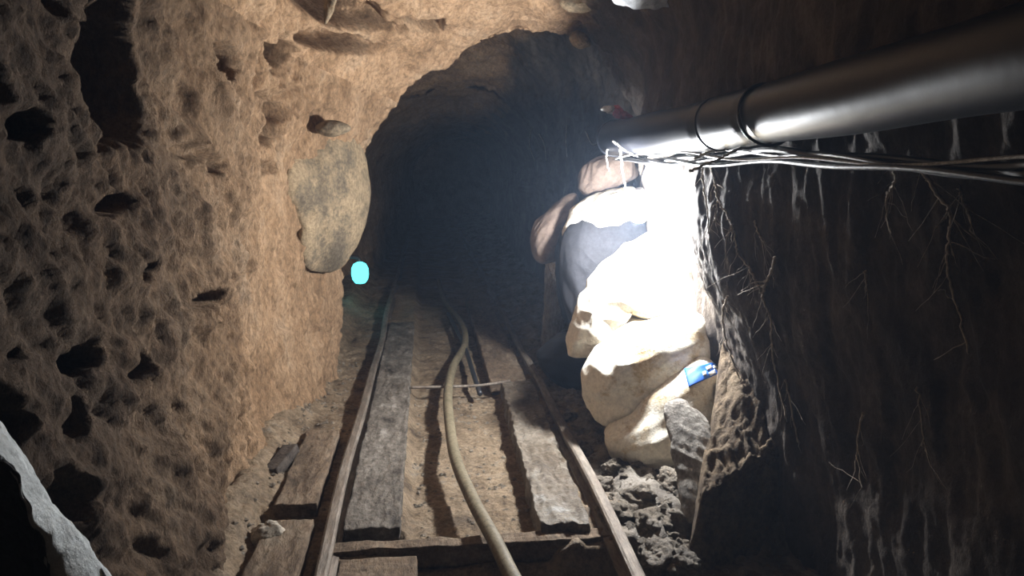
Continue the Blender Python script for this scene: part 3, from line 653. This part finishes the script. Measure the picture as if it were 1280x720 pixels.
# ------------------------------------------------------------------ ventilation duct with ties
du = empty('ventilation_duct', (.9, 3.5, 1.24))
dy = np.linspace(.25, 3.62, 120); path = []; rad = []
for y in dy:
    zc = 1.32 + .04 * max(0, (2.43 - y) / 1.35) ** 1.2
    path.append((.9 + .004 * math.sin(y * 5), y, zc)); r = .080 + .002 * math.sin(y * 9)
    if abs(y - 1.97) < .03 or abs(y - 2.295) < .03: r -= .006
    rad.append(r)
path = np.array(path); rad = np.array(rad)
V, Fs = tube_np(path, rad, 48)
k = len(V) - 2; Fs = [f for f in Fs if k not in f and k + 1 not in f]
V = V[:k]
dme = bm_mesh('duct_skin', [(V, Fs)]); ds = link('duct_skin', dme, M['duct'], du); sm = ds.modifiers.new('t', 'SOLIDIFY'); sm.thickness = .004
cu = tube('rolled_end', [(.9 + .081 * math.cos(a), 3.62, 1.32 + .081 * math.sin(a)) for a in np.linspace(0, 2 * math.pi, 33)], .008, M['duct'], du, raw=True)
tag(du, 'thick black plastic ventilation duct running along the upper right', 'duct')
for yy, lb, dz in ((1.97, 'thin black tie looped round the duct, nearer of the two', 0), (2.295, 'thin black tie looped round the duct, nearer the lamp', 0)):
    zc = 1.32 + .04 * max(0, (2.43 - yy) / 1.35) ** 1.2
    P = [(.9 + .080 * math.cos(a), yy + .022 * math.sin(a), zc - .002 + .081 * math.sin(a)) for a in np.linspace(0, 2 * math.pi, 49)]
    t = tube('duct_tie', P, .0045, M['cable'], raw=True, ns=8)
    tag(t, lb, 'tie')
# cables
def cyl_path(fn, y0, y1, n=60): return [fn(y) for y in np.linspace(y0, y1, n)]
def cable(off, ph, y1, r, m, name, label, cat='cable', hang=.02, x0=.93):
    def f(y):
        t = min(max((y - 1.1) / .9, 0), 1); s = t * t * (3 - 2 * t)
        x = .968 * (1 - s) + (x0 - .04 * max(0, (y - 2.1) / 1.4)) * s
        z = (1.187 + off) * (1 - s) + (1.222 + off * .5) * s + hang * math.sin(y * 3.1 + ph) * .5 + .006 * math.sin(y * 9 + ph * 2)
        return (x + .012 * math.sin(y * 5 + ph), y, z)
    return tag(tube(name, cyl_path(f, .3, y1), r, m, raw=True, ns=8), label, cat)
cable(.020, 0, 3.5, .007, M['cable'], 'power_cable', 'black cable tight under the duct, uppermost of the bundle')
cable(.004, 1.3, 3.35, .009, M['cable'], 'power_cable', 'thickest black cable in the bundle slung under the duct')
cable(-.010, 2.6, 3.2, .006, M['cable'], 'power_cable', 'thin black cable in the middle of bundle under the duct')
cable(-.022, 4.0, 3.0, .007, M['cable'], 'power_cable', 'lowest sagging black cable of the bundle beneath the duct')
cable(.010, 5.2, 3.45, .0035, M['twine'], 'twine', 'long pale twine wound along the cables under the duct', 'twine', .028, .9)
def strand(pts, Y, r, m, label, name='string', cat='string', jit=.004, tip=.5):
    P = catmull([at(a, b, Y + (c if len(q) > 2 else 0)) for q in pts for a, b, c in [(q[0], q[1], q[2] if len(q) > 2 else 0)]], 8)
    rn = np.random.RandomState(int(pts[0][0] * 7 + pts[0][1])); P = P + rn.normal(0, jit * .4, P.shape)
    rr2 = np.linspace(r, r * tip, len(P))
    return tag(link(name, bm_mesh(name, [tube_np(P, rr2, 7)]), m), label, cat)
strand([(763, 168), (760, 185), (758, 198), (762, 214)], 3.5, .006, M['twine'], 'pale string end dangling left of the duct mouth')
strand([(775, 185), (777, 205), (779, 220), (782, 236)], 3.2, .006, M['twine'], 'pale string hanging down towards the lamp')
strand([(766, 176), (785, 190), (805, 198), (830, 206), (860, 205)], 3.15, .005, M['twine'], 'white string sagging below the duct above the lamp', tip=.9)
strand([(805, 200), (812, 212), (822, 226)], 3.08, .005, M['twine'], 'short white string end right above the lamp')
strand([(862, 214), (880, 207), (900, 198), (925, 186), (960, 182), (1000, 176), (1050, 183), (1110, 192)], 2.12, .0045, M['twine'], 'frayed white string threading below the two duct ties', tip=.6)
strand([(868, 198), (888, 190), (905, 188), (930, 180), (975, 178)], 2.2, .004, M['twine'], 'white string tight under the duct beside the tie', tip=.7)
# red and white rag on the duct end
rg = empty('rag', at(772, 140, 3.5))
outline_body('red_cloth', [(763, 135), (772, 131), (782, 137), (794, 149), (784, 150), (772, 148), (765, 143)], 3.5, .025, M['red'], 2, rg, wr=.008, wf=20, stretch=(1, 1, 1))
outline_body('white_cloth', [(750, 136), (757, 131), (768, 132), (768, 143), (758, 142)], 3.5, .02, M['white'], 3, rg, wr=.006, wf=20, stretch=(1, 1, 1))
tag(rg, 'small red and white rag above the duct end', 'rag')

# ------------------------------------------------------------------ roots
RL = [([(893, 200), (900, 225), (905, 250), (915, 272), (925, 290), (930, 315), (943, 335)], .005, 'pale root dropping from the cables beside lamp glow'),
      ([(905, 250), (903, 262), (902, 278)], .004, 'short root stub forking off under the cables'),
      ([(886, 200), (884, 220), (890, 260), (892, 300)], .004, 'root along the bright broken wall edge'),
      ([(975, 320), (972, 340), (962, 352), (958, 372), (968, 400), (972, 430), (976, 470), (985, 520)], .006, 'long root down the wall to the earth bank'),
      ([(943, 335), (952, 350), (958, 372)], .005, 'root joining the long root from the left'),
      ([(915, 370), (908, 392), (912, 420), (922, 450), (932, 475)], .005, 'root with fuzzy top left of the long root'),
      ([(1157, 205), (1172, 232), (1190, 262), (1195, 300), (1198, 340), (1208, 385), (1222, 440)], .005, 'longest root on the dark wall at right'),
      ([(1125, 200), (1128, 225), (1118, 250), (1122, 285)], .005, 'root hanging from the cables at upper right'),
      ([(1208, 232), (1216, 255), (1226, 290)], .004, 'short root right of the longest root'),
      ([(1085, 512), (1080, 560), (1088, 610)], .004, 'root low on the dark wall in the middle'),
      ([(951, 275), (957, 292), (963, 303)], .004, 'small root high beside the wall edge'),
      ([(1086, 335), (1090, 362)], .004, 'small root stub in the middle of the dark wall'),
      ([(1155, 480), (1160, 520), (1165, 560)], .003, 'faint root low on the far right dark wall'),
      ([(988, 470), (994, 520), (998, 552)], .004, 'root reaching the whitish knob of the earth bank'),
      ([(972, 625), (968, 655), (962, 690)], .005, 'root hanging below the earth bank')]
for i, (pts, r, lb) in enumerate(RL):
    P = catmull([hit(a, b, .02) for a, b in pts], 9)
    rn = np.random.RandomState(i); P = P + rn.normal(0, .0018, P.shape)
    L = [tube_np(P, np.linspace(r * 1.0, r * .5, len(P)), 6)]
    for k in range(max(4, int(len(P) / 3))):            # side fibres
        j = rn.randint(0, len(P)); q = [P[j]]
        d = np.array([rn.normal(0, .005), rn.normal(0, .012), -.014 + rn.normal(0, .006)])
        for s_ in range(5): q.append(q[-1] + d + rn.normal(0, .003, 3))
        L.append(tube_np(np.array(q), np.linspace(r * .3, r * .12, 6), 4))
    tag(link('root', bm_mesh('root', L), M['root']), lb, 'root', 'roots hanging on the right wall')
for i, (pts, lb) in enumerate([([(668, 160), (664, 178), (672, 200)], 'dim root loop farthest left in the dark roof'), ([(676, 165), (684, 180), (686, 200)], 'dim root beside the leftmost root loop'),
                               ([(712, 158), (711, 178), (713, 196)], 'straight dim root hanging alone in the dark'), ([(736, 165), (744, 180), (752, 178)], 'dim curled root nearest the duct end')]):
    P = catmull([hit(a, b, .03) for a, b in pts], 9)
    tag(link('hanging_root', bm_mesh('hanging_root', [tube_np(P, np.linspace(.007, .004, len(P)), 7)]), M['root']), lb, 'root')
# clutter at the top edge
tag(outline_body('root', [(405, 0), (412, -12), (424, -10), (420, 8), (412, 24), (406, 30), (404, 14)], 3.1, .02, M['boulder'], 5, wr=.006, wf=20), 'whitish mineral streak hanging at the upper left rock ridge', 'rock')
P = catmull([at(a, b, 2.9) for a, b in [(752, -8), (768, 3), (788, 10), (812, 12), (835, 9)]], 10)
P2 = catmull([at(a, b, 2.75) for a, b in [(752, -40), (775, -30), (795, -26), (815, -26), (835, -30)]], 10)
nn = len(P); Vv = np.stack([P + (P2 - P) * t for t in np.linspace(0, 1, 12)], 1).reshape(-1, 3)
Vv = Vv + .008 * np.stack([fbm(Vv, 22, 2, .6, s) for s in (1, 2, 3)], -1)
pf = link('plastic_sheet', mesh_np('plastic_sheet', Vv, grid_faces(nn, 12)), M['film']); sm = pf.modifiers.new('t', 'SOLIDIFY'); sm.thickness = .004
tag(pf, 'crumpled clear plastic sheet at the top edge above the duct', 'plastic sheet')

# ------------------------------------------------------------------ lamp
lp = empty('bulb_lamp', LAMP + Vector((0, 0, .11)))
def lathe(name, prof2, c, m, parent, ns=24):
    V = []; k = len(prof2)
    for j in range(ns):
        a = 2 * math.pi * j / ns
        for r, z in prof2: V.append((c[0] + r * math.cos(a), c[1] + r * math.sin(a), c[2] + z))
    Fs = [(j * k + i, ((j + 1) % ns) * k + i, ((j + 1) % ns) * k + i + 1, j * k + i + 1) for j in range(ns) for i in range(k - 1)]
    return link(name, bm_mesh(name, [(V, Fs)]), m, parent)
gl = lathe('glass_bulb', [(.001, -.062), (.02, -.058), (.038, -.042), (.049, -.018), (.048, .004), (.038, .024), (.022, .036), (.014, .042)], LAMP, M['bulb'], lp)
lathe('lamp_socket', [(.001, .036), (.016, .036), (.018, .045), (.018, .075), (.012, .084), (.001, .086)], LAMP, M['socket'], lp)
tube('lamp_cord', [LAMP + Vector((0, 0, .084)), LAMP + Vector((.006, .01, .12)), LAMP + Vector((.02, .0, .17)), LAMP + Vector((.03, .01, .22))], .004, M['cable'], lp, ns=8)
tag(lp, 'glaring white light bulb hanging under the black duct', 'lamp')

# cyan spot beyond the arch, built as an emissive shape on an added arm
cc = at(450, 340, 6.2)
cl = empty('cyan_spot', cc)
o = lathe('spot_shape', [(.001, -.098), (.04, -.09), (.062, -.06), (.070, -.02), (.068, .03), (.05, .066), (.02, .082), (.001, .084)], cc, M['cyan'], cl)
tube('spot_arm', [cc + Vector((0, .02, .075)), cc + Vector((-.02, .03, .11)), cc + Vector((-.12, .05, .12)), cc + Vector((-.5, .06, .11))], .016, M['metal'], cl, ns=10)
tag(cl, 'small glowing cyan spot in the dark beyond the left arch', 'lamp')

# ------------------------------------------------------------------ grey open sack at the lower left corner
gs = empty('open_sack', (-.62, .95, 0))
SY0 = 1.02
outer = [(-60, 470), (-25, 505), (0, 540), (18, 566), (30, 590), (56, 622), (80, 650), (104, 682), (132, 722), (160, 790), (178, 880)]
inner = [(-60, 560), (-30, 572), (-4, 572), (16, 578), (24, 598), (40, 632), (54, 668), (62, 700), (70, 740), (78, 800), (84, 880)]
po_ = catmull([(a, b, 0) for a, b in outer], 10); pi_ = catmull([(a, b, 0) for a, b in inner], 10)
def strip(A, B, name, m, nx=16, bulge=.02, seed=1):
    n = len(A); V = []
    for i in range(n):
        for j in range(nx):
            t = j / (nx - 1); V.append(A[i] * (1 - t) + B[i] * t + np.array([0, -bulge * math.sin(math.pi * t), bulge * .6 * math.sin(math.pi * t)]))
    V = np.array(V); V += .006 * np.stack([fbm(V, 18, 3, .6, seed + q) for q in range(3)], -1)
    o = link(name, mesh_np(name, V, grid_faces(n, nx)), m, gs)
    sm = o.modifiers.new('t', 'SOLIDIFY'); sm.thickness = .003; return o
WO = np.array([list(at(p[0], p[1], SY0)) for p in po_]); WI = np.array([list(at(p[0], p[1], SY0 - .05)) for p in pi_])
strip(WO, WI, 'folded_rim', M['tarp'], 18, .02)
WB = WO + np.array([-.02, .10, -.10]); WC = WO + np.array([-.12, .16, -.75])
strip(WO, WB, 'sack_side', M['tarp'], 10, -.02, 3)
ID = WI + np.array([-.10, .12, -.22])
strip(WI, ID, 'inner_lining', M['tarp_in'], 14, -.03, 5)
IE = ID + np.array([-.25, 0, .05])
strip(ID, IE, 'inner_bottom', M['tarp_in'], 10, .02, 6)
strip(WB, WC, 'sack_body', M['tarp'], 14, -.04, 7)
tag(gs, 'grey open-mouthed plastic sack in the lower left corner', 'sack')
